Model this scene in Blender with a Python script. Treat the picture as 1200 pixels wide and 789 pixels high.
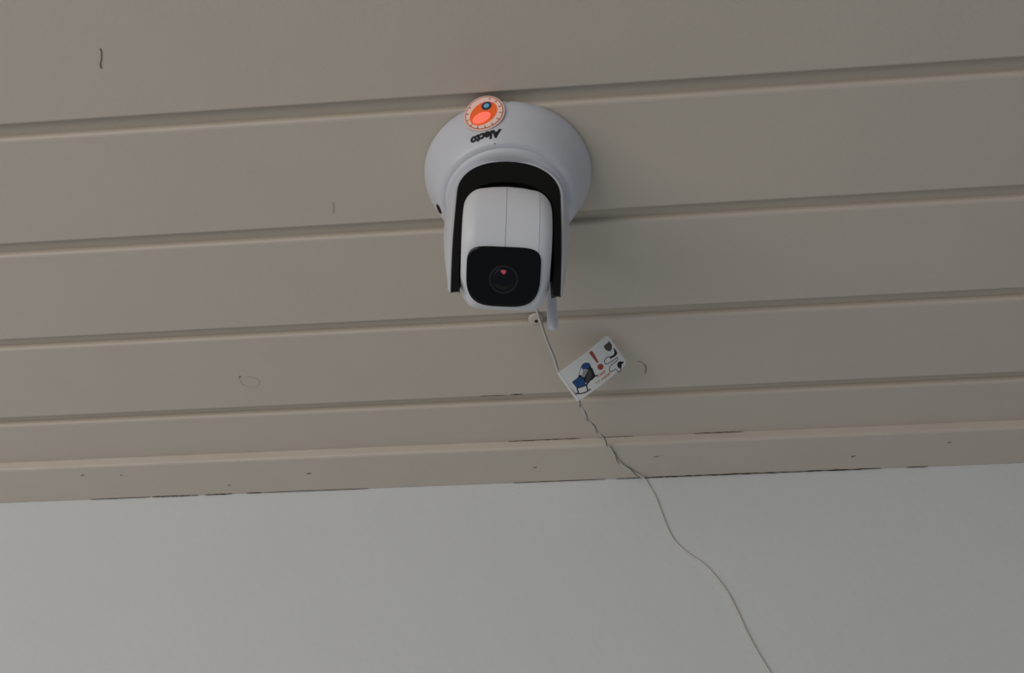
import bpy, bmesh, math, random
from mathutils import Vector, Matrix

for o in list(bpy.data.objects):
    bpy.data.objects.remove(o)
scene = bpy.context.scene
COL = scene.collection
random.seed(7)
V = Vector
ZC = 2.4            # height of the ceiling face

# ------------------------------------------------------------------ camera
cam_d = bpy.data.cameras.new('camera')
cam_d.sensor_fit = 'HORIZONTAL'
cam_d.sensor_width = 36.0
cam_d.lens = 942 / 1200 * 36
cam_d.clip_start = 0.01
cam = bpy.data.objects.new('camera', cam_d)
COL.objects.link(cam)
r_ = V((0.99722607, 0.07406426, 0.0073924))
u_ = V((0.04930595, -0.73172459, 0.67981472))
w_ = V((-0.05575917, 0.67756447, 0.73334665))
m = Matrix((r_, u_, -w_)).transposed().to_4x4()
m.translation = V((0.0245, -0.271, 1.96))
cam.matrix_world = m
scene.camera = cam

# ------------------------------------------------------------------ light
scene.view_settings.view_transform = 'Standard'
scene.view_settings.look = 'None'
scene.view_settings.gamma = 1.0
scene.view_settings.use_curve_mapping = False
scene.view_settings.exposure = 0.0

world = bpy.data.worlds.new('world')
scene.world = world
world.use_nodes = True
bgn = world.node_tree.nodes['Background']
bgn.inputs[0].default_value = (0.78, 0.88, 1.0, 1)
bgn.inputs[1].default_value = 0.205


def area(name, loc, target, sx, sy, power, col):
    d = bpy.data.lights.new(name, 'AREA')
    d.shape = 'RECTANGLE'
    d.size, d.size_y, d.energy, d.color = sx, sy, power, col
    o = bpy.data.objects.new(name, d)
    COL.objects.link(o)
    o.location = loc
    o.rotation_euler = (V(target) - V(loc)).to_track_quat('-Z', 'Y').to_euler()
    return o


area('window_light', (-1.08, -1.25, 1.68), (-0.05, 0.05, 2.36), 1.7, 1.1, 13.2, (1.0, 0.925, 0.845))


# ------------------------------------------------------------------ materials
def mat(name, col, rough=0.5, spec=0.5, noise=None, bump=None, emit=None, coat=0.0):
    mt = bpy.data.materials.new(name)
    mt.use_nodes = True
    nt = mt.node_tree
    b = nt.nodes['Principled BSDF']
    b.inputs['Base Color'].default_value = (*col, 1)
    b.inputs['Roughness'].default_value = rough
    b.inputs['Specular IOR Level'].default_value = spec
    b.inputs['Coat Weight'].default_value = coat
    tc = nt.nodes.new('ShaderNodeTexCoord')
    if noise:                       # (scale, amount)
        n = nt.nodes.new('ShaderNodeTexNoise')
        n.inputs['Scale'].default_value = noise[0]
        n.inputs['Detail'].default_value = 4
        nt.links.new(tc.outputs['Object'], n.inputs['Vector'])
        mx = nt.nodes.new('ShaderNodeMixRGB')
        mx.inputs[1].default_value = (*[c * (1 - noise[1]) for c in col], 1)
        mx.inputs[2].default_value = (*[min(1, c * (1 + noise[1])) for c in col], 1)
        nt.links.new(n.outputs['Fac'], mx.inputs[0])
        nt.links.new(mx.outputs[0], b.inputs['Base Color'])
    if bump:                        # (scale, strength, distance)
        n = nt.nodes.new('ShaderNodeTexNoise')
        n.inputs['Scale'].default_value = bump[0]
        n.inputs['Detail'].default_value = 5
        nt.links.new(tc.outputs['Object'], n.inputs['Vector'])
        bp = nt.nodes.new('ShaderNodeBump')
        bp.inputs['Strength'].default_value = bump[1]
        bp.inputs['Distance'].default_value = bump[2]
        nt.links.new(n.outputs['Fac'], bp.inputs['Height'])
        nt.links.new(bp.outputs[0], b.inputs['Normal'])
    if emit:
        b.inputs['Emission Color'].default_value = (*emit[0], 1)
        b.inputs['Emission Strength'].default_value = emit[1]
    return mt


M = {
    'paint': mat('beige_paint', (0.60, 0.535, 0.455), 0.45, 0.35, (18, 0.03), (260, 0.25, 0.0006)),
    'tongue': mat('yellowed_paint', (0.575, 0.515, 0.425), 0.5, 0.3, (18, 0.03), (260, 0.25, 0.0006)),  # recess floor, a touch darker and yellower than the boards
    'trim': mat('beige_trim_paint', (0.62, 0.555, 0.475), 0.45, 0.35, (22, 0.04), (220, 0.3, 0.0006)),
    'wall': mat('white_wall_paint', (0.71, 0.735, 0.735), 0.75, 0.2, (9, 0.025), (150, 0.35, 0.001)),
    'white': mat('white_plastic', (0.635, 0.65, 0.705), 0.32, 0.5),
    'head': mat('white_plastic_head', (0.72, 0.735, 0.775), 0.38, 0.45),
    'black': mat('black_plastic', (0.005, 0.005, 0.005), 0.42, 0.2),
    'gloss': mat('black_gloss', (0.003, 0.0035, 0.004), 0.10, 0.25),
    'lens': mat('lens_glass', (0.002, 0.002, 0.003), 0.22, 0.35),
    'ring': mat('lens_ring', (0.012, 0.012, 0.013), 0.35, 0.4),
    'led': mat('red_led', (0.60, 0.10, 0.15), 0.4, 0.3, emit=((0.9, 0.12, 0.17), 0.06)),  # slight emission stands for a red reflection in the lens
    'seam': mat('seam_shadow_gap', (0.42, 0.44, 0.50), 0.6, 0.2),
    'hole': mat('dark_hole', (0.02, 0.012, 0.01), 0.7, 0.2),
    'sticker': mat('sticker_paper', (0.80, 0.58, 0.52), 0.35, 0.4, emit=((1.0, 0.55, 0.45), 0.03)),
    'stick_ring': mat('sticker_print_brown', (0.50, 0.13, 0.06), 0.35, 0.4),
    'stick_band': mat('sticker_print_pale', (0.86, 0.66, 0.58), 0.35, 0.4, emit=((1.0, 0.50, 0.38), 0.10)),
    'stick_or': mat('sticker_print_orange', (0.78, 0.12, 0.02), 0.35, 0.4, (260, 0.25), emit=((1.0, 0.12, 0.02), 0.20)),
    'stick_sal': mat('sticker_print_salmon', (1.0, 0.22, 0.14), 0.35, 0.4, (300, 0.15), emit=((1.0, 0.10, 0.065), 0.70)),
    'stick_navy': mat('sticker_print_navy', (0.03, 0.05, 0.10), 0.35, 0.4),
    'stick_blue': mat('sticker_print_blue', (0.22, 0.50, 0.72), 0.35, 0.4),
    'ink': mat('black_print', (0.012, 0.012, 0.018), 0.5, 0.3),
    'cable': mat('white_cable', (0.64, 0.62, 0.585), 0.5, 0.3),
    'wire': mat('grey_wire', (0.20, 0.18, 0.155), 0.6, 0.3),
    'paper': mat('white_label', (0.76, 0.76, 0.75), 0.5, 0.35),
    'tblue': mat('print_blue', (0.025, 0.085, 0.24), 0.5, 0.3, (220, 0.3)),
    'tdark': mat('print_dark', (0.018, 0.018, 0.022), 0.5, 0.3),
    'tgrey': mat('print_grey', (0.33, 0.33, 0.33), 0.5, 0.3),
    'tplug': mat('print_charcoal', (0.075, 0.073, 0.068), 0.5, 0.3),
    'tred': mat('print_rust', (0.36, 0.085, 0.05), 0.5, 0.3),
    'torange': mat('print_orange', (0.62, 0.20, 0.11), 0.5, 0.3),
    'clip': mat('cream_clip', (0.62, 0.565, 0.49), 0.5, 0.3),
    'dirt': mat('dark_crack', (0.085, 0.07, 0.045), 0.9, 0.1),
    'stain': mat('brown_stain', (0.24, 0.19, 0.15), 0.9, 0.1),
    'hair': mat('dark_hair', (0.20, 0.17, 0.14), 0.7, 0.2),
    'hairpale': mat('paint_hair', (0.50, 0.445, 0.38), 0.7, 0.2),
}


# ------------------------------------------------------------------ helpers
def obj(name, verts, faces, material, parent=None, smooth=False, recalc=True, sharp=None):
    me = bpy.data.meshes.new(name)
    me.from_pydata([tuple(v) for v in verts], [], faces)
    if recalc:
        bm = bmesh.new()
        bm.from_mesh(me)
        bmesh.ops.recalc_face_normals(bm, faces=bm.faces)
        bm.to_mesh(me)
        bm.free()
    if smooth:
        for p in me.polygons:
            p.use_smooth = True
        if sharp:
            me.set_sharp_from_angle(angle=math.radians(sharp))
    me.materials.append(M[material])
    o = bpy.data.objects.new(name, me)
    COL.objects.link(o)
    if parent:
        o.parent = parent
    return o


def tag(o, label=None, cat=None, group=None, kind=None):
    if label: o['label'] = label
    if cat: o['category'] = cat
    if group: o['group'] = group
    if kind: o['kind'] = kind
    return o


def box(name, x0, x1, y0, y1, z0, z1, material, parent=None):
    v = [(x, y, z) for x in (x0, x1) for y in (y0, y1) for z in (z0, z1)]
    f = [(0, 1, 3, 2), (4, 6, 7, 5), (0, 4, 5, 1), (2, 3, 7, 6), (0, 2, 6, 4), (1, 5, 7, 3)]
    return obj(name, v, f, material, parent)


def extrude_x(name, prof, x0, x1, material, parent=None, segs=1, jitter=0.0):
    """profile in (y, z) run along X"""
    n = len(prof)
    v, f = [], []
    for k in range(segs + 1):
        x = x0 + (x1 - x0) * k / segs
        for (y, z) in prof:
            v.append((x, y + random.uniform(-jitter, jitter), z))
    for k in range(segs):
        for i in range(n):
            j = (i + 1) % n
            f.append((k * n + i, k * n + j, (k + 1) * n + j, (k + 1) * n + i))
    f.append(tuple(range(n)))
    f.append(tuple(segs * n + i for i in reversed(range(n))))
    return obj(name, v, f, material, parent)


def catmull(pts, sub=6, closed=False):
    pts = [V(p) for p in pts]
    n = len(pts)
    out = []
    rng = range(n) if closed else range(n - 1)
    for i in rng:
        p1, p2 = pts[i], pts[(i + 1) % n]
        p0 = pts[i - 1] if (closed or i > 0) else p1 * 2 - p2
        p3 = pts[(i + 2) % n] if (closed or i + 2 < n) else p2 * 2 - p1
        for s in range(sub):
            t = s / sub
            out.append(0.5 * ((2 * p1) + (p2 - p0) * t + (2 * p0 - 5 * p1 + 4 * p2 - p3) * t * t
                              + (3 * p1 - p0 - 3 * p2 + p3) * t ** 3))
    if not closed:
        out.append(pts[-1])
    return out


def tube(name, path, rad, material, parent=None, sides=8, cap=True):
    path = [V(p) for p in path]
    n = len(path)
    rads = rad if isinstance(rad, (list, tuple)) else [rad] * n
    v, f = [], []
    up = V((0.31, 0.2, 0.93)).normalized()
    t0 = None
    for i, p in enumerate(path):
        t = (path[min(i + 1, n - 1)] - path[max(i - 1, 0)]).normalized()
        if i == 0:
            a = t.cross(up).normalized()
        else:
            a = (a - t * a.dot(t)).normalized()
        b = t.cross(a)
        for k in range(sides):
            th = 2 * math.pi * k / sides
            v.append(p + (a * math.cos(th) + b * math.sin(th)) * rads[i])
    for i in range(n - 1):
        for k in range(sides):
            k2 = (k + 1) % sides
            f.append((i * sides + k, i * sides + k2, (i + 1) * sides + k2, (i + 1) * sides + k))
    if cap:
        f.append(tuple(range(sides)))
        f.append(tuple((n - 1) * sides + k for k in reversed(range(sides))))
    return obj(name, v, f, material, parent, smooth=True, sharp=60)


def lathe(name, prof, material, parent=None, segs=96, loc=(0, 0, 0), smooth=True, sharp=35):
    v, f = [], []
    n = len(prof)
    for k in range(segs):
        th = 2 * math.pi * k / segs
        for (r, z) in prof:
            v.append((loc[0] + max(r, 1e-5) * math.cos(th), loc[1] + max(r, 1e-5) * math.sin(th), loc[2] + z))
    for k in range(segs):
        k2 = (k + 1) % segs
        for i in range(n - 1):
            f.append((k * n + i, k * n + i + 1, k2 * n + i + 1, k2 * n + i))
    return obj(name, v, f, material, parent, smooth=smooth, sharp=sharp)


def plate(name, outline, frame, thick, material, parent=None, z0=0.0, bend=None):
    """a flat outline (2D, mm) raised to a thin solid in the frame (origin, X, Y, N)"""
    O, X, Y, N = frame
    n = len(outline)
    lo = [O + X * (p[0] / 1000) + Y * (p[1] / 1000) + N * (z0 / 1000) for p in outline]
    hi = [q + N * (thick / 1000) for q in lo]
    if bend:
        lo = [bend(p, z0) for p in outline]
        hi = [bend(p, z0 + thick) for p in outline]
    f = [tuple(range(n, 2 * n)), tuple(reversed(range(n)))]
    for i in range(n):
        j = (i + 1) % n
        f.append((i, j, n + j, n + i))
    return obj(name, lo + hi, f, material, parent)


def text_mesh(body, size, shear=0.0, weight=0.0):
    """2D vertices and faces of a line of lettering from the built-in font"""
    cu = bpy.data.curves.new('lettering', 'FONT')
    cu.body, cu.size, cu.shear, cu.offset = body, size, shear, weight
    cu.align_x, cu.align_y = 'CENTER', 'CENTER'
    cu.resolution_u = 4
    cu.fill_mode = 'FRONT'
    o = bpy.data.objects.new('lettering', cu)
    COL.objects.link(o)
    dg = bpy.context.evaluated_depsgraph_get()
    me = bpy.data.meshes.new_from_object(o.evaluated_get(dg))
    vs = [(p.co.x, p.co.y) for p in me.vertices]
    fs = [tuple(p.vertices) for p in me.polygons]
    bpy.data.objects.remove(o)
    bpy.data.curves.remove(cu)
    bpy.data.meshes.remove(me)
    return vs, fs


# ------------------------------------------------------------------ the setting
X0, X1 = -4.0, 4.0
WALL_Y = 0.3043
ceiling = tag(box('ceiling', X0, X1, -1.45, WALL_Y, ZC + 0.0048, ZC + 0.03, 'tongue'), kind='structure')
BW, PITCH = 0.0765, 0.086
prof = [(0, 0.0048), (0, 0.0020), (0.0004, 0.0010), (0.0011, 0.0003), (0.0022, 0.0),
        (BW - 0.0012, 0.0), (BW - 0.0004, 0.0003), (BW, 0.001), (BW, 0.0048)]
board_mesh = None
for n in range(-14, 4):
    y = -0.0491 + PITCH * n
    dz = random.uniform(-0.00015, 0.00015) if n != 0 else 0
    if board_mesh is None:
        b = extrude_x('board', prof, X0, X1, 'paint', ceiling, segs=1)
        board_mesh = b.data
    else:
        b = bpy.data.objects.new('board', board_mesh)
        COL.objects.link(b)
        b.parent = ceiling
    b.location = (0, y, ZC + dz)

wall = tag(box('wall_back', X0, X1, WALL_Y, WALL_Y + 0.1, 0, ZC + 0.03, 'wall'), kind='structure')
TY = 0.2565
tprof = [(TY, ZC), (TY + 0.0006, ZC - 0.0062), (TY + 0.0013, ZC - 0.0074), (TY + 0.0026, ZC - 0.008),
         (WALL_Y - 0.0008, ZC - 0.008), (WALL_Y, ZC - 0.0075), (WALL_Y, ZC)]
trim = tag(extrude_x('trim_1', tprof, X0, X1, 'trim', segs=400, jitter=0.00025), kind='structure')


def sliver(name, p0, p1, width, parent, material, n=14, seed=1, nrm=(0, 0, -1), thick=0.0004):
    """a narrow uneven crack or smear lying on a surface"""
    rnd = random.Random(seed)
    p0, p1 = V(p0), V(p1)
    N = V(nrm)
    t = (p1 - p0).normalized()
    s = N.cross(t).normalized()
    a, b_ = [], []
    for i in range(n + 1):
        k = i / n
        c = p0.lerp(p1, k) + s * rnd.uniform(-0.2, 0.2) * width
        h = width * 0.5 * (0.12 + 0.88 * math.sin(math.pi * k) ** 0.5) * rnd.uniform(0.2, 1.25)
        a.append(c + s * h)
        b_.append(c - s * h)
    ring = a + list(reversed(b_))
    m_ = len(ring)
    lo = [p - N * 0.0003 for p in ring]
    hi = [p + N * thick for p in ring]
    f = [(i, (i + 1) % m_, m_ + (i + 1) % m_, m_ + i) for i in range(m_)]
    L = n + 1
    for i in range(n):
        q = (i, i + 1, m_ - 2 - i, m_ - 1 - i)
        f.append(tuple(m_ + k for k in q))
        f.append(tuple(reversed(q)))
    return obj(name, lo + hi, f, material, parent)


ZT = ZC - 0.008
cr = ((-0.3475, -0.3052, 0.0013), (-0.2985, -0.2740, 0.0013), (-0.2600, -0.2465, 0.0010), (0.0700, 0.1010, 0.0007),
      (0.0940, 0.1500, 0.0013), (0.1450, 0.2220, 0.0019), (0.2200, 0.2965, 0.0015), (0.318, 0.336, 0.0007), (-0.405, -0.350, 0.0004), (-0.245, -0.150, 0.0004), (-0.02, 0.06, 0.0004))  # the thinnest slivers draw the shadow line between batten and wall
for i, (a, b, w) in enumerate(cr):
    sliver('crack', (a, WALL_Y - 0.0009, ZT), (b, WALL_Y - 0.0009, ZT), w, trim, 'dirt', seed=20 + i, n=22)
# hairline gaps between batten and boards
for i, (a, b, w) in enumerate(((-0.021, 0.040, 0.0010), (0.135, 0.176, 0.0009), (0.055, 0.085, 0.0005))):
    sliver('crack', (a, TY - 0.0003, ZC), (b, TY - 0.0003, ZC), w, trim, 'dirt', seed=40 + i, n=20)
for i, (x, y, w, l) in enumerate(((-0.3967, 0.2684, .0016, .004), (-0.3628, 0.2705, .0012, .003),
                                  (-0.1973, 0.2788, .0018, .005), (0.0001, 0.2832, .0020, .0034),
                                  (0.2696, 0.2855, .0018, .0042), (0.104, 0.275, .0014, .006),
                                  (0.345, 0.272, .0012, .004), (-0.272, 0.291, .0012, .004))):
    sliver('stain', (x - l / 2, y + 0.0004, ZT), (x + l / 2, y - 0.0004, ZT), w, trim, 'stain', seed=60 + i, n=6, thick=0.00015)
# marks and stuck hairs on the painted boards
def mark(name, pts, rad, material):
    return tube(name, catmull(pts, 5), rad, material, ceiling, sides=5)


ZM = ZC - 0.0002
mark('stuck_hair', [(-0.2236, -0.1005, ZM), (-0.2238, -0.0985, ZM), (-0.2256, -0.0945, ZM), (-0.2274, -0.0915, ZM),
                    (-0.2280, -0.0890, ZM)], [0.0003, 0.00045] + [0.0003] * 13 + [0.0004] * 5 + [0.0002], 'hair')
mark('stuck_hair', [(-0.1158, 0.0091, ZM), (-0.1164, 0.0130, ZM), (-0.1177, 0.0175, ZM)], 0.00026, 'hairpale')
mark('stuck_hair', [(-0.2262, 0.1650, ZM), (-0.2255, 0.1640, ZM), (-0.2248, 0.1632, ZM)], 0.00045, 'hair')
mark('stuck_hair', [(-0.2262, 0.166, ZM), (-0.226, 0.1725, ZM), (-0.2214, 0.1755, ZM), (-0.2150, 0.1748, ZM), (-0.2113, 0.1697, ZM),
                    (-0.2160, 0.165, ZM), (-0.2215, 0.1642, ZM)], 0.00022, 'hairpale')
mark('stuck_hair', [(0.0850, 0.1672, ZM), (0.0885, 0.1690, ZM), (0.0918, 0.1740, ZM), (0.0918, 0.1785, ZM), (0.0912, 0.1815, ZM)],
     [0.0002] * 8 + [0.00042] * 12 + [0.0003], 'hair')
sliver('crack', (-0.0145, 0.1985, ZC), (-0.0050, 0.1985, ZC), 0.0010, ceiling, 'dirt', seed=81, n=8)
sliver('crack', (-0.039, 0.1988, ZC), (-0.020, 0.1988, ZC), 0.0006, ceiling, 'stain', seed=82, n=8)

# ------------------------------------------------------------------ the security camera
DX, DY = -0.0012, -0.0017
PAN = math.radians(7)            # the head is panned towards +X
camr = bpy.data.objects.new('security_camera', None)
COL.objects.link(camr)
camr.location = (DX, DY, ZC)
camr.empty_display_size = 0.05
tag(camr, 'white dome-based pan and tilt security camera with black arched trim hanging from the boarded ceiling', 'security camera')

dome = catmull([(49.5, -0.1), (51.6, -1.0), (52.1, -3.0), (51.6, -6.5), (49.9, -11.5), (47.4, -17.5), (44.8, -23.6), (42.0, -28.2), (40.2, -30.2), (38.2, -31.0)], 5)
dome = [(p[0] / 1000, p[1] / 1000) for p in [V((q[0], q[1], 0)) for q in dome]]
neck = [(0.0371, -0.0309), (0.0365, -0.0314), (0.0360, -0.0330), (0.0350, -0.0336), (0.0330, -0.0338), (0.0, -0.0338)]
base = lathe('base', [(0.0, -0.0001)] + dome + neck, 'white', camr, segs=128)
FLAT, SHIFT = 0.95, -0.0025       # the base is slightly oval
for vt in base.data.vertices:
    vt.co.y = vt.co.y * FLAT + SHIFT


def dome_point(phi, s):
    """surface point of the dome: phi turns from the front (-Y) towards -X, s = arc length from the rim down (m)"""
    acc = 0
    for i in range(len(dome) - 1):
        a, b = V((*dome[i], 0)), V((*dome[i + 1], 0))
        d = (b - a).length
        if s <= acc + d or i == len(dome) - 2:
            k = (s - acc) / d
            q = a.lerp(b, k)
            t = (b - a).normalized()
            break
        acc += d
    rad = V((-math.sin(phi), -math.cos(phi), 0))
    p = rad * q.x + V((0, 0, q.y))
    p.y = p.y * FLAT + SHIFT
    T = rad * t.x + V((0, 0, t.y))
    A = V((-math.cos(phi), math.sin(phi), 0))      # towards growing phi
    N = rad * (-t.y) + V((0, 0, t.x))
    if N.dot(rad) < 0:
        N = -N
    return p, A, T, N


# --- round sticker on the dome, standing a little past its rim
PHI_S, S_S = math.radians(11.5), 0.0125
sp = dome_point(PHI_S, S_S)[0]
_, sA, sT, sN = dome_point(PHI_S, 0.0175)
FR = (sp, -sA, -sT, sN)            # X = image right, Y = towards the ceiling


def sbend(p, z):
    Rr = 0.060
    x, y = p[0] / 1000, p[1] / 1000
    return FR[0] + FR[1] * x + FR[2] * y + FR[3] * (z / 1000 - x * x / (2 * Rr) - y * y / (2 * 0.15) + 0.0011)


def ell(rx, ry, cx=0, cy=0, rot=0, n=40, a0=0, a1=2 * math.pi):
    c, s = math.cos(rot), math.sin(rot)
    out = []
    for i in range(n):
        t = a0 + (a1 - a0) * i / n
        x, y = rx * math.cos(t), ry * math.sin(t)
        out.append((cx + x * c - y * s, cy + x * s + y * c))
    return out


def disc_plate(name, pts, z0, thick, material, parent):
    """fan-filled bent plate"""
    c = (sum(p[0] for p in pts) / len(pts), sum(p[1] for p in pts) / len(pts))
    mid = [((p[0] + c[0]) / 2, (p[1] + c[1]) / 2) for p in pts]
    n = len(pts)
    v = [sbend(p, z0) for p in pts] + [sbend(p, z0 + thick) for p in pts] + [sbend(p, z0 + thick) for p in mid] + [sbend(c, z0 + thick)]
    f = []
    for i in range(n):
        j = (i + 1) % n
        f += [(i, j, n + j, n + i), (n + i, n + j, 2 * n + j, 2 * n + i), (2 * n + i, 2 * n + j, 3 * n)]
    return obj(name, v, f, material, parent, recalc=True)


st = disc_plate('logo_light', ell(12.4, 12.4, 0, 0), 0.0, 0.25, 'sticker', camr)
tag(st, 'round logo glowing orange')
disc_plate('printed_ring', ell(11.5, 11.4, 0.1, 0.2), 0.27, 0.04, 'stick_ring', st)
disc_plate('printed_band', ell(11.0, 10.9, 0.1, 0.2), 0.33, 0.04, 'stick_band', st)
disc_plate('printed_disc', ell(8.9, 7.4, -0.2, -0.4, math.radians(35)), 0.40, 0.04, 'stick_or', st)
disc_plate('printed_glow', ell(5.6, 3.6, -1.5, -3.3, math.radians(12)), 0.46, 0.04, 'stick_sal', st)
for k in range(14):
    if k in (3, 4): continue
    th = 2 * math.pi * k / 14 + 0.2
    d, q = V((math.cos(th), math.sin(th))), V((-math.sin(th), math.cos(th)))
    c0, c1 = d * 9.2, d * 10.8
    pts = [c0 + q * 0.35, c1 + q * 0.6, c1 - q * 0.2, c0 - q * 0.2]
    disc_plate('printed_tick', [(p.x, p.y) for p in pts], 0.40, 0.03, 'stick_ring', st)
sq = [(2.2 + 3.1 * math.cos(t), 4.2 + 3.1 * math.sin(t)) for t in [math.radians(20 + 30 * i) for i in range(12)]]
disc_plate('printed_square', sq, 0.52, 0.04, 'stick_navy', st)
disc_plate('printed_square', [(2.2 + 1.75 * math.cos(t), 4.3 + 1.75 * math.sin(t)) for t in [math.radians(20 + 60 * i) for i in range(6)]],
           0.58, 0.04, 'stick_blue', st)


def dome_text(name, body, size, phi0, s0, rot, shear, weight, material, sx=1.0, sy=1.0, bold=0):
    vs, fs = text_mesh(body, size, shear, weight)
    n0 = len(vs)
    if bold:                                     # heavier strokes
        f0 = list(fs)
        vs = [(x + dx, y + dy) for dx, dy in ((0, 0), (bold, 0), (0, bold * 0.6)) for (x, y) in vs]
        fs = [tuple(i + n0 * k for i in q) for k in range(3) for q in f0]
    out = []
    c, s = math.cos(rot), math.sin(rot)
    for (x, y) in vs:
        x, y = x * sx, y * sy
        X, Y = x * c - y * s, x * s + y * c
        p, A, T, N = dome_point(phi0 + X / 0.048, s0 + Y)   # text right runs to -X, text up runs away from the ceiling
        out.append(p + N * (0.00015 + 0.00003 * (len(out) // n0)))
    return obj(name, out, fs, material, camr, recalc=False)


dome_text('logo_lettering', 'Alecto', 0.0080, math.radians(12.0), 0.0282, math.radians(2.5), 0.25, 0.00028, 'ink', 0.90, 0.88, 0.00045)
dome_text('tiny_mark', 'on', 0.0022, math.radians(-4.0), 0.0045, 0, 0, 0.0001, 'tgrey')

# --- side port: dark oval hole with a thin lip
pp, pA, pT, pN = dome_point(math.radians(98), 0.0305)


def oval(c, A, B, N, rx, ry, h, n=20):
    lo = [c + A * rx * math.cos(2 * math.pi * i / n) + B * ry * math.sin(2 * math.pi * i / n) - N * 0.0008 for i in range(n)]
    hi = [p + N * (h + 0.0008) for p in lo]
    f = [tuple(range(n, 2 * n)), tuple(reversed(range(n)))] + [(i, (i + 1) % n, n + (i + 1) % n, n + i) for i in range(n)]
    return lo + hi, f


v, f = oval(pp, pA, pT, pN, 0.0034, 0.0025, 0.0003)
obj('side_port', v, f, 'hole', camr)
pp, pA, pT, pN = dome_point(math.radians(6), 0.0345)
v, f = oval(pp, pA, pT, pN, 0.0006, 0.0005, 0.0001, 10)
obj('indicator_pinhole', v, f, 'tgrey', camr)

# --- yoke: an arch whose legs reach down on both sides of the head
YO = V((0, -0.0305, -0.0340))
YT = V((0, 0.401, -0.916)).normalized()
YX = V((1, 0, 0))
YN = V((0, -YT.z * -1, 0))
YN = V((0, -0.916, -0.401)).normalized()
YW = V((0, 0.57, 0.82)).normalized()
TIP = 0.0850


def arch(hw, top, rt, tip, bow=0.0006, n=36):
    """half outline from the tip of the left leg over the top to the tip of the right leg: (x, t)"""
    pts = []
    L = 10
    for i in range(L):
        k = i / L
        t = tip + (top + rt - tip) * k
        pts.append((-(hw + bow * math.sin(math.pi * k)), t))
    for i in range(n + 1):
        a = math.pi * i / n
        pts.append((-hw * math.copysign(abs(math.cos(a)) ** 0.9, math.cos(a)), top + rt - rt * math.sin(a) ** 0.92 if math.sin(a) > 0 else top + rt))
    for i in range(1, L + 1):
        k = 1 - i / L
        t = tip + (top + rt - tip) * k
        pts.append((hw + bow * math.sin(math.pi * k), t))
    return pts


def normals2(pts):
    out = []
    n = len(pts)
    for i in range(n):
        a, b = V(pts[max(i - 1, 0)]), V(pts[min(i + 1, n - 1)])
        t = (b - a).normalized()
        out.append(V((t.y, -t.x)))
    return out


def yp(x, t, dN=0.0, dW=0.0):
    return YO + YX * x + YT * t + YN * dN + YW * dW


o_out = arch(0.0292, 0.0, 0.0230, TIP)
o_in = arch(0.0246, 0.0150, 0.0180, TIP)
nn = normals2(o_out)
ndir = 1 if nn[len(nn) // 2].y < 0 else -1


def sweep(name, loops, material, parent, sharp=40):
    n = len(loops[0])
    k = len(loops)
    v = [p for lp in loops for p in lp]
    f = []
    for a in range(k):
        b = (a + 1) % k
        for i in range(n - 1):
            f.append((a * n + i, a * n + i + 1, b * n + i + 1, b * n + i))
    f.append(tuple(a * n for a in range(k)))
    f.append(tuple(a * n + n - 1 for a in reversed(range(k))))
    return obj(name, v, f, material, parent, smooth=True, sharp=sharp)


def off(i, d):
    q = V(o_out[i]) + nn[i] * ndir * d
    return q.x, q.y


def depth(t):
    k = max(0.0, (t - 0.040) / (TIP - 0.040))
    return 0.034 * (1 - 0.72 * k ** 1.6)


NP = len(o_out)


def tipk(i):
    return max(0.0, (o_out[i][1] - 0.045) / (TIP - 0.045))


def pull(q, i, d):
    return q[0], q[1] - d * tipk(i) ** 3


Lf = [yp(*off(i, 0.0012 - 0.0008 * tipk(i)), 0.0) for i in range(NP)]
Lm = [yp(*pull(off(i, 0.0024 + 0.0012 * min(1, o_out[i][1] / 0.03) - 0.0020 * tipk(i) ** 2), i, 0.0015), 0.0, 0.006 - 0.003 * tipk(i)) for i in range(NP)]
Lb = [yp(*pull(off(i, 0.0044 + 0.0030 * min(1, o_out[i][1] / 0.03) ** 2 - 0.0050 * tipk(i) ** 1.4), i, 0.008), 0.0, depth(o_out[i][1])) for i in range(NP)]
Ib = [yp(*pull(o_in[i], i, 0.008), 0.0, depth(o_out[i][1])) for i in range(NP)]
If = [yp(o_in[i][0] * 1.02, o_in[i][1] - 0.0005, -0.0002) for i in range(NP)]
yoke = sweep('yoke', [Lf, Lm, Lb, Ib, If], 'white', camr, 50)
# closing wall behind the head
cen = yp(0, 0.042, 0, 0.0335)
bw_v = [p - YW * 0.0005 for p in Ib] + [cen]
bw_f = [(i, i + 1, NP) for i in range(NP - 1)] + [(NP - 1, 0, NP)]
obj('back_shell', bw_v + [p + YW * 0.002 for p in bw_v],
    bw_f + [tuple(NP + 1 + k for k in reversed(q)) for q in bw_f], 'white', yoke, smooth=True)
# black front trim of the arch with its inner lining
Bf0 = [yp(*off(i, 0.0), 0.0004) for i in range(NP)]
Bf1 = [yp(*off(i, -0.0006), 0.0012) for i in range(NP)]
Bi1 = [yp(o_in[i][0] * 1.02, o_in[i][1] - 0.0005, 0.0012) for i in range(NP)]
Bi0 = [yp(o_in[i][0] * 0.995, o_in[i][1], -0.002) for i in range(NP)]
Bib = [yp(o_in[i][0] * 0.985, o_in[i][1] + 0.0005 * (1 - tipk(i)) - 0.007 * tipk(i) ** 3, 0.0, depth(o_out[i][1]) * 0.93) for i in range(NP)]
Bob = [yp(o_in[i][0] * 1.01, o_in[i][1] - 0.0004 - 0.007 * tipk(i) ** 3, 0.0, depth(o_out[i][1]) * 0.93) for i in range(NP)]
Bo0 = [yp(*off(i, -0.0002), -0.0006) for i in range(NP)]
sweep('black_trim', [Bf0, Bf1, Bi1, Bi0, Bib, Bob, Bo0], 'black', camr, 35)

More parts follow.
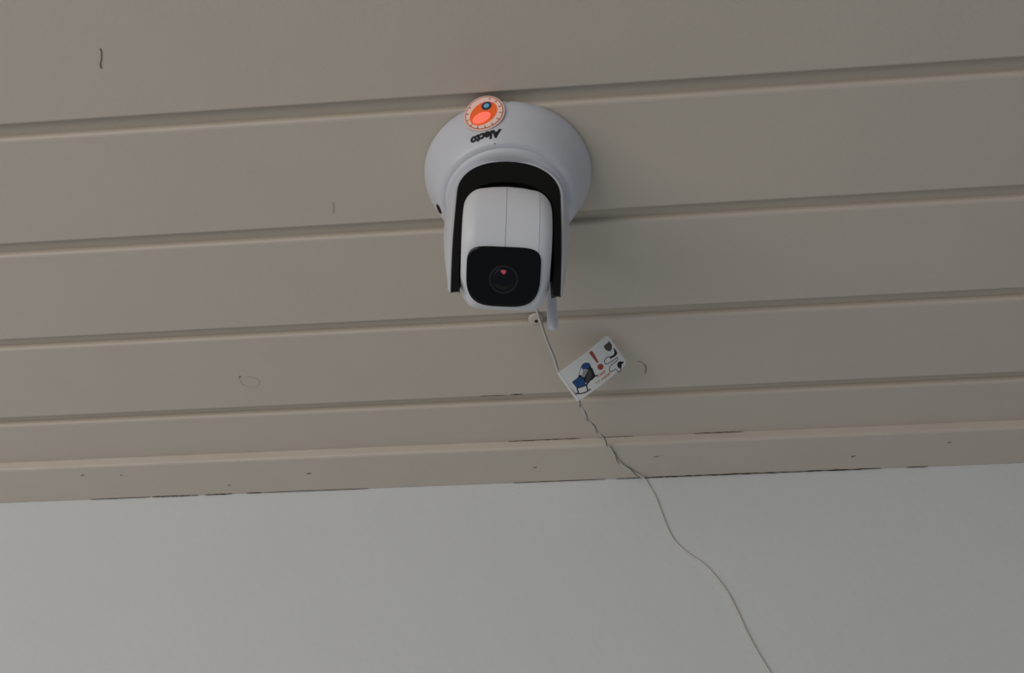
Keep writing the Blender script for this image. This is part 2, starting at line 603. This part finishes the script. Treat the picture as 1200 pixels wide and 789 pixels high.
for _o in (yoke, COL.objects['black_trim']):
    _o.rotation_euler.z = PAN

# --- head: barrel-like housing between the legs
HP = V((-0.0005, -0.0020, -0.0775))
HU = V((0, -0.594, -0.804)).normalized()
HV = V((0, -0.804, 0.594)).normalized()
HW_, HR = 0.0240, 0.0085
hprof = catmull([(V((a, b, 0))) for a, b in ((-14, 26), (-7, 31.5), (2, 33.2), (10, 31.6), (18, 26.5), (24, 19), (28, 9.5), (29.2, 2.0),
                                             (27.6, -6.5), (25.4, -16), (23.2, -25.5), (19.5, -31.5), (12, -34.2), (4, -34), (-6, -31.5), (-13, -25),
                                             (-16.5, -14), (-17.5, 0), (-16.5, 14))], 4, closed=True)
hprof = [(p.x / 1000, p.y / 1000) for p in hprof]
NPH = len(hprof)


def head_pt(u, v_, x):
    return HP + HU * u + HV * v_ + V((x, 0, 0))


def inset(x):
    a = abs(x) - (HW_ - HR)
    return 0.0 if a <= 0 else HR - math.sqrt(max(0.0, HR * HR - a * a))


def vscale(x, b):
    """crowned top and rounder lower corners"""
    k = 1 - inset(x) / 0.032
    if b > 0:
        return k * (1 - 0.11 * (x / HW_) ** 2 * min(1, b / 0.03))
    return k * (1 - 0.9 * max(0.0, abs(x) - 0.012) ** 2 / 0.0012 * min(1, -b / 0.03))


xs = [-HW_ + HR - HR * math.sin(math.pi / 2 * (1 - i / 8)) for i in range(9)]
xs = xs + [-HW_ + HR + (2 * (HW_ - HR)) * i / 4 for i in range(1, 4)] + [-x for x in reversed(xs)]
v, f = [], []
for x in xs:
    k = 1 - inset(x) / 0.032
    for (a, b) in hprof:
        kb = vscale(x, b)
        v.append(head_pt(0.006 + (a - 0.006) * k, b * kb, x))
for j in range(len(xs) - 1):
    for i in range(NPH):
        i2 = (i + 1) % NPH
        f.append((j * NPH + i, j * NPH + i2, (j + 1) * NPH + i2, (j + 1) * NPH + i))
f.append(tuple(range(NPH)))
f.append(tuple((len(xs) - 1) * NPH + i for i in reversed(range(NPH))))
head = obj('head', v, f, 'head', camr, smooth=True, sharp=50)
head.rotation_euler.z = PAN


def strip_on_head(name, x, width, a, b, material, lift=0.00006):
    """thin parting line following the housing from profile point a to b"""
    vv, ff = [], []
    k = 1 - inset(x) / 0.032
    idx = [i % NPH for i in range(a, b + 1)]
    for i in idx:
        u, w = hprof[i]
        u, w = 0.006 + (u - 0.006) * k, w * vscale(x, w)
        l = math.hypot(u - 0.006, w)
        du, dv = (u - 0.006) / l, w / l
        for sx in (-1, 1):
            for h in (-0.0002, lift):
                vv.append(head_pt(u + du * h, w + dv * h, x + sx * width / 2))
    for j in range(len(idx) - 1):
        p, q = j * 4, j * 4 + 4
        for c, d in ((1, 3), (3, 2), (2, 0), (0, 1)):
            ff.append((p + c, p + d, q + d, q + c))
    return obj(name, vv, ff, material, head)


strip_on_head('seam', -0.0009, 0.00038, 2, 31, 'seam')
strip_on_head('seam', 0.0168, 0.0004, 3, 33, 'seam')

# panel frame
pc = head_pt(0.0262, -0.0142, -0.0011)
pe = (HU * -7.0 + HV * -31.0).normalized()       # down along the panel
pn = V((1, 0, 0)).cross(pe).normalized()
if pn.dot(HU) < 0: pn = -pn


def panel_outline(hw, ht, hb, n=72):
    out = []
    for i in range(n):
        a = 2 * math.pi * i / n
        c, s = math.cos(a), math.sin(a)
        e = 5.0 if s < 0 else 2.7
        ex = 5.0 if s < 0 else 3.6
        x = hw * math.copysign(abs(c) ** (2 / ex), c)
        y = (ht if s < 0 else hb) * math.copysign(abs(s) ** (2 / e), s)
        out.append((x, y))
    return out


def panel_pt(x, y, h):
    return pc + V((x, 0, 0)) + pe * y + pn * (h - 0.9 * x * x * 1.0 - 0.5 * y * y)


PHW, PHT, PHB = 0.0196, 0.0150, 0.0176
loops = []
for inset_, h in ((0.0, -0.0035), (0.0, 0.0004), (0.0006, 0.0009), (0.0020, 0.0011), (0.008, 0.0012)):
    sc = 1 - inset_ / PHW
    loops.append([panel_pt(x * sc, y * sc, h) for (x, y) in panel_outline(PHW, PHT, PHB)])
v = [p for lp in loops for p in lp] + [panel_pt(0, 0, 0.0012)]
n = len(loops[0])
f = []
for a in range(len(loops) - 1):
    for i in range(n):
        j = (i + 1) % n
        f.append((a * n + i, a * n + j, (a + 1) * n + j, (a + 1) * n + i))
f += [((len(loops) - 1) * n + i, (len(loops) - 1) * n + (i + 1) % n, len(v) - 1) for i in range(n)]
tag(obj('lens_panel', v, f, 'gloss', head, smooth=True, sharp=40), 'glossy black face panel with rounded corners')
LC = (0.0002, 0.0022)


def ring(name, r0, r1, h0, h1, material):
    n = 40
    prof_ = [(r0, h0), (r0, h1), ((r0 + r1) / 2, h1 + 0.0002), (r1, h1), (r1, h0)]
    vv, ff = [], []
    for k in range(n):
        a = 2 * math.pi * k / n
        for (r, h) in prof_:
            vv.append(panel_pt(LC[0] + r * math.cos(a), LC[1] + r * math.sin(a), h))
    q = len(prof_)
    for k in range(n):
        k2 = (k + 1) % n
        for i in range(q - 1):
            ff.append((k * q + i, k * q + i + 1, k2 * q + i + 1, k2 * q + i))
    return obj(name, vv, ff, material, head, smooth=True, sharp=40)


ring('lens_ring', 0.0066, 0.0078, 0.0008, 0.0015, 'ring')
ring('lens_ring', 0.0034, 0.0040, 0.0008, 0.0014, 'ring')
vv, ff = [], []
n = 32
for j, (r, h) in enumerate(((0.0064, 0.0010), (0.0055, 0.0014), (0.004, 0.0018), (0.002, 0.0021))):
    for k in range(n):
        a = 2 * math.pi * k / n
        vv.append(panel_pt(LC[0] + r * math.cos(a), LC[1] + r * math.sin(a), h))
for j in range(3):
    for k in range(n):
        k2 = (k + 1) % n
        ff.append((j * n + k, j * n + k2, (j + 1) * n + k2, (j + 1) * n + k))
ff.append(tuple(3 * n + k for k in range(n)))
obj('lens', vv, ff, 'lens', head, smooth=True)
red_glint = [(-0.0021, -0.0009), (-0.0008, -0.0015), (0.0010, -0.0015), (0.0017, -0.0008), (0.0011, 0.0006), (0.0002, 0.0013), (-0.0007, 0.0008)]  # red reflection in the lens, drawn as a faintly glowing patch
n = len(red_glint)
vv = [panel_pt(LC[0] - 0.0002 + x * 0.8, LC[1] - 0.0040 + y * 0.8, h) for h in (0.0012, 0.0024) for (x, y) in red_glint]
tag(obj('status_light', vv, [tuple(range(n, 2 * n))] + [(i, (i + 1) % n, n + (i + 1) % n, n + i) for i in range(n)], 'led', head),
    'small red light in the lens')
# antenna hanging from the back of the base, on a hinge block
AX_, AY_ = 0.0235, 0.0470
aprof = [(0.0, -0.022), (0.0030, -0.022), (0.0036, -0.026), (0.0033, -0.050), (0.0031, -0.089), (0.0027, -0.0915), (0.0016, -0.0930), (0.0, -0.0934)]
ant = lathe('antenna', aprof, 'white', camr, segs=24, loc=(AX_, AY_, 0))
box('hinge', AX_ - 0.0034, AX_ + 0.0034, AY_ - 0.013, AY_ + 0.0034, -0.0225, -0.0145, 'white', ant)
# socket where the cable leaves the base
tube('cable_socket', [(0.0088, 0.034, -0.0205), (0.0088, 0.056, -0.0205)], 0.0034, 'white', camr, sides=16)

# ------------------------------------------------------------------ power cable
path = [(0.0078, 0.0550, 2.3795), (0.0080, 0.0650, 2.3793), (0.0092, 0.0789, 2.3790), (0.0111, 0.0889, 2.378), (0.0139, 0.1035, 2.3765), (0.0173, 0.1191, 2.3755),
        (0.0215, 0.1358, 2.375), (0.0243, 0.1498, 2.3748), (0.0305, 0.1600, 2.3710), (0.0375, 0.1718, 2.3680), (0.0448, 0.2035, 2.376),
        (0.0532, 0.2287, 2.384), (0.0620, 0.2532, 2.3903), (0.0717, 0.2777, 2.3908), (0.0829, 0.2914, 2.3905), (0.0930, 0.3005, 2.3896),
        (0.0966, 0.3030, 2.3850), (0.1015, 0.3032, 2.371), (0.1045, 0.3032, 2.3552), (0.1079, 0.3032, 2.3383), (0.1119, 0.3032, 2.3268), (0.1205, 0.3032, 2.3154),
        (0.1316, 0.3032, 2.305), (0.1394, 0.3032, 2.2927), (0.1455, 0.3032, 2.2794), (0.1500, 0.3032, 2.2631), (0.1536, 0.3032, 2.2468),
        (0.1587, 0.3032, 2.2299), (0.1635, 0.3032, 2.2167), (0.1707, 0.3032, 2.1922), (0.176, 0.3032, 2.15), (0.176, 0.3032, 2.05), (0.17, 0.3032, 1.9)]
cp = catmull(path, 6)
cable = tube('power_cable', cp, 0.00085, 'cable', sides=10)
tag(cable, 'thin white power cable running from the security camera down the white wall', 'cable')
# second thin strand wound round the cable beside the label
seg = [p for p in cp[9 * 6:15 * 6]]
fine = catmull(seg, 4)
hel = []
dist = 0
prev = None
for i, p in enumerate(fine):
    t = (fine[min(i + 1, len(fine) - 1)] - fine[max(i - 1, 0)]).normalized()
    a = t.cross(V((0, 0, 1))).normalized()
    b = t.cross(a)
    if prev is not None:
        dist += (p - prev).length
    prev = p
    th = 2 * math.pi * dist / 0.026
    hel.append(p + (a * math.cos(th) + b * math.sin(th)) * 0.00105)
tube('wound_strand', hel, 0.00042, 'wire', cable, sides=6)
shade_path = []  # straight grey strip drawing the shadow on the right side of the cable
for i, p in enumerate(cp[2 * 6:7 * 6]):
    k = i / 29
    shade_path.append(p + V((0.0009, -0.0002, -0.0002 + 0.0004 * math.sin(k * 9))))
tube('wound_strand', shade_path, 0.00034, 'wire', cable, sides=6)

# ------------------------------------------------------------------ warning label round the cable
c0, c1, c2, c3 = V((0.0615, 0.1344, 2.3964)), V((0.0757, 0.1576, 2.3885)), V((0.0385, 0.1730, 2.3670)), V((0.0243, 0.1498, 2.3750))
ta = (c0 - c3 + c1 - c2).normalized()           # along the label, from the cable to its free end
tb = (c3 - c2 + c0 - c1).normalized()           # up the printed picture
tb = (tb - ta * tb.dot(ta)).normalized()
tn = ta.cross(tb).normalized()
if tn.dot(V((0.0245, -0.271, 1.96)) - c1) < 0:
    tn = -tn
TL, TH = 45.5, 28.3
tO = (c2 + c3) / 2 - tb * (TH / 2000)


def tbend(p, z):
    x, y = p[0] / 1000, p[1] / 1000
    k = x / 0.0455
    return tO + ta * x + tb * y + tn * (z / 1000 + 0.0012 + 0.0018 * math.sin(math.pi * k))


def rounded(L, H, r, n=6):
    out = []
    for cx, cy, a0 in ((L - r, r, -90), (L - r, H - r, 0), (r, H - r, 90), (r, r, 180)):
        for i in range(n + 1):
            a = math.radians(a0 + 90 * i / n)
            out.append((cx + r * math.cos(a), cy + r * math.sin(a)))
    return out


# label sheet as a fine grid so it can curl, doubled back round the cable
NX, NY = 24, 8
v, f = [], []
for side, z in ((0, 0.0), (1, -0.3)):
    for i in range(NX + 1):
        for j in range(NY + 1):
            x = TL * i / NX
            y = TH * j / NY
            rr = 2.2                                  # rounded free corners
            if x > TL - rr:
                d = rr - math.sqrt(max(0, rr * rr - (x - TL + rr) ** 2))
                y = d + (TH - 2 * d) * j / NY
            v.append(tbend((x, y), z))
S = (NX + 1) * (NY + 1)
for i in range(NX):
    for j in range(NY):
        a = i * (NY + 1) + j
        q = (a, a + NY + 1, a + NY + 2, a + 1)
        f.append(q)
        f.append(tuple(S + k for k in reversed(q)))
edge = [i * (NY + 1) for i in range(NX + 1)] + [NX * (NY + 1) + j for j in range(1, NY + 1)] + \
       [i * (NY + 1) + NY for i in range(NX - 1, -1, -1)] + [j for j in range(NY - 1, 0, -1)]
for i in range(len(edge)):
    a, b = edge[i], edge[(i + 1) % len(edge)]
    f.append((a, b, S + b, S + a))
label = obj('warning_label', v, f, 'paper', None, smooth=True, sharp=50)
tag(label, 'white warning label with a blue cradle and exclamation mark wrapped round the cable', 'label')
sl0, sl1 = tO + tb * 0.0004, tO + tb * (TH / 1000 - 0.0004)
tube('cable_sleeve', [sl0 - tn * 0.0001, sl0.lerp(sl1, 0.5) - tn * 0.0001, sl1 - tn * 0.0001], 0.0016, 'paper', label, sides=12)


def art(px, py):
    """artwork drawing units -> millimetres on the label"""
    ex, ey = 650 + px / 8.31 - 678, 380 + py / 8.31 - 468
    a = (56.5, -43.5)
    b = (-23.5, -34.0)
    det = a[0] * b[1] - a[1] * b[0]
    s = (ex * b[1] - ey * b[0]) / det
    t = (a[0] * ey - a[1] * ex) / det
    return (s * TL, t * TH)


def print_poly(name, pts, material, z=0.06, raw=False):
    q = pts if raw else [art(*p) for p in pts]
    n = len(q)
    vv = [tbend(p, z - 0.05) for p in q] + [tbend(p, z) for p in q]
    ff = [tuple(range(n, 2 * n)), tuple(reversed(range(n)))] + [(i, (i + 1) % n, n + (i + 1) % n, n + i) for i in range(n)]
    return obj(name, vv, ff, material, label)


def print_line(name, pts, width, material, z=0.06, closed=False):
    q = [V(art(*p)) for p in pts]
    q = catmull([V((p.x, p.y, 0)) for p in q], 4, closed)
    q = [V((p.x, p.y)) for p in q]
    n = len(q)
    vv, ff = [], []
    for i, p in enumerate(q):
        t = (q[min(i + 1, n - 1)] - q[max(i - 1, 0)]).normalized()
        s = V((-t.y, t.x)) * width / 2
        for d in (s, -s):
            for zz in (z - 0.05, z):
                vv.append(tbend((p.x + d.x, p.y + d.y), zz))
    for i in range(n - 1):
        a, b = i * 4, i * 4 + 4
        for c, d in ((1, 3), (3, 2), (2, 0), (0, 1)):
            ff.append((a + c, a + d, b + d, b + c))
    return obj(name, vv, ff, material, label)


def circ(cx, cy, r, n=20):
    return [(cx + r * math.cos(2 * math.pi * i / n), cy + r * math.sin(2 * math.pi * i / n)) for i in range(n)]


# cradle
print_poly('printed_cradle', [(243, 392), (258, 366), (288, 352), (322, 357), (345, 408), (376, 484), (330, 535), (298, 580), (210, 612), (160, 545), (215, 498)], 'tdark', 0.06)
print_poly('printed_cradle', [(247, 396), (262, 370), (290, 357), (318, 362), (325, 395), (262, 425)], 'tblue', 0.10)
print_poly('printed_cradle', [(166, 546), (232, 494), (262, 510), (284, 545), (290, 574), (212, 604)], 'tblue', 0.10)
print_poly('printed_cradle', [(262, 430), (305, 415), (312, 425), (275, 500), (248, 488)], 'tgrey', 0.10)
print_poly('printed_cradle', [(290, 520), (322, 418), (336, 440), (350, 480), (300, 555)], 'tplug', 0.10)
print_line('printed_cradle', [(208, 608), (222, 655)], 0.9, 'tdark')
print_line('printed_cradle', [(296, 576), (308, 626)], 0.9, 'tdark')
print_line('printed_cradle', [(193, 656), (240, 660), (295, 642), (337, 612)], 0.9, 'tdark')
print_line('printed_cradle', [(325, 530), (352, 512), (376, 488), (402, 478)], 0.9, 'tdark')
print_line('printed_cradle', [(345, 408), (376, 486)], 0.8, 'tdark', 0.12)
# exclamation mark
print_poly('printed_exclamation_mark', [(320, 262), (330, 246), (346, 240), (358, 252), (412, 346), (398, 360)], 'tred')
print_poly('printed_exclamation_mark', circ(430, 395, 30), 'tred')
# plug, adapter, cord and camera
print_poly('printed_plug', [(464, 200), (486, 178), (505, 168), (518, 150), (530, 162), (548, 186), (547, 228), (528, 248), (508, 246), (482, 232)], 'tplug')
print_poly('printed_adapter', [(560, 212), (585, 235), (602, 264), (592, 286), (570, 302), (548, 312), (530, 322), (522, 308), (536, 294), (560, 286), (574, 262)], 'tdark')
print_line('printed_cord', [(532, 304), (505, 300), (475, 326), (470, 350), (484, 370), (508, 364), (560, 334), (596, 312), (606, 322), (590, 345), (548, 372),
                            (524, 398), (518, 424), (532, 446), (556, 436), (578, 420), (596, 436), (612, 448), (632, 442), (636, 412)], 0.5, 'tdark')
print_poly('printed_camera', [(596, 376), (610, 352), (634, 346), (652, 352), (664, 346), (662, 364), (646, 376), (642, 402), (626, 420), (606, 406)], 'tdark')


def label_text(body, size, p, rot, material, sx=1.0):
    vs, fs = text_mesh(body, size, 0, size * 0.02)
    c, s = math.cos(rot), math.sin(rot)
    cx, cy = art(*p)
    vv = [tbend((cx + (x * sx) * c - y * s, cy + (x * sx) * s + y * c), 0.06) for (x, y) in vs]
    return obj('printed_text', vv, fs, material, label, recalc=False)


label_text('Keep', 3.6, (436, 462), 0.0, 'torange')
label_text('>1 meter', 3.6, (456, 506), 0.0, 'torange')

# ------------------------------------------------------------------ cable clip behind the camera
clip = bpy.data.objects.new('cable_clip', None)
COL.objects.link(clip)
clip.location = (0.0095, 0.1185, ZC)
clip.empty_display_size = 0.01
tag(clip, 'small round cream clip with a dark nail on the ceiling behind the camera', 'clip')
lathe('clip_body', [(0.0, -0.0), (0.0052, -0.0), (0.0052, -0.0012), (0.0046, -0.0020), (0.0030, -0.0024), (0.0, -0.0025)], 'clip', clip, segs=28)
lathe('nail_head', [(0.0, -0.0024), (0.0013, -0.0024), (0.0012, -0.0029), (0.0, -0.0031)], 'hole', clip, segs=14, loc=(0.0005, 0.0006, 0))
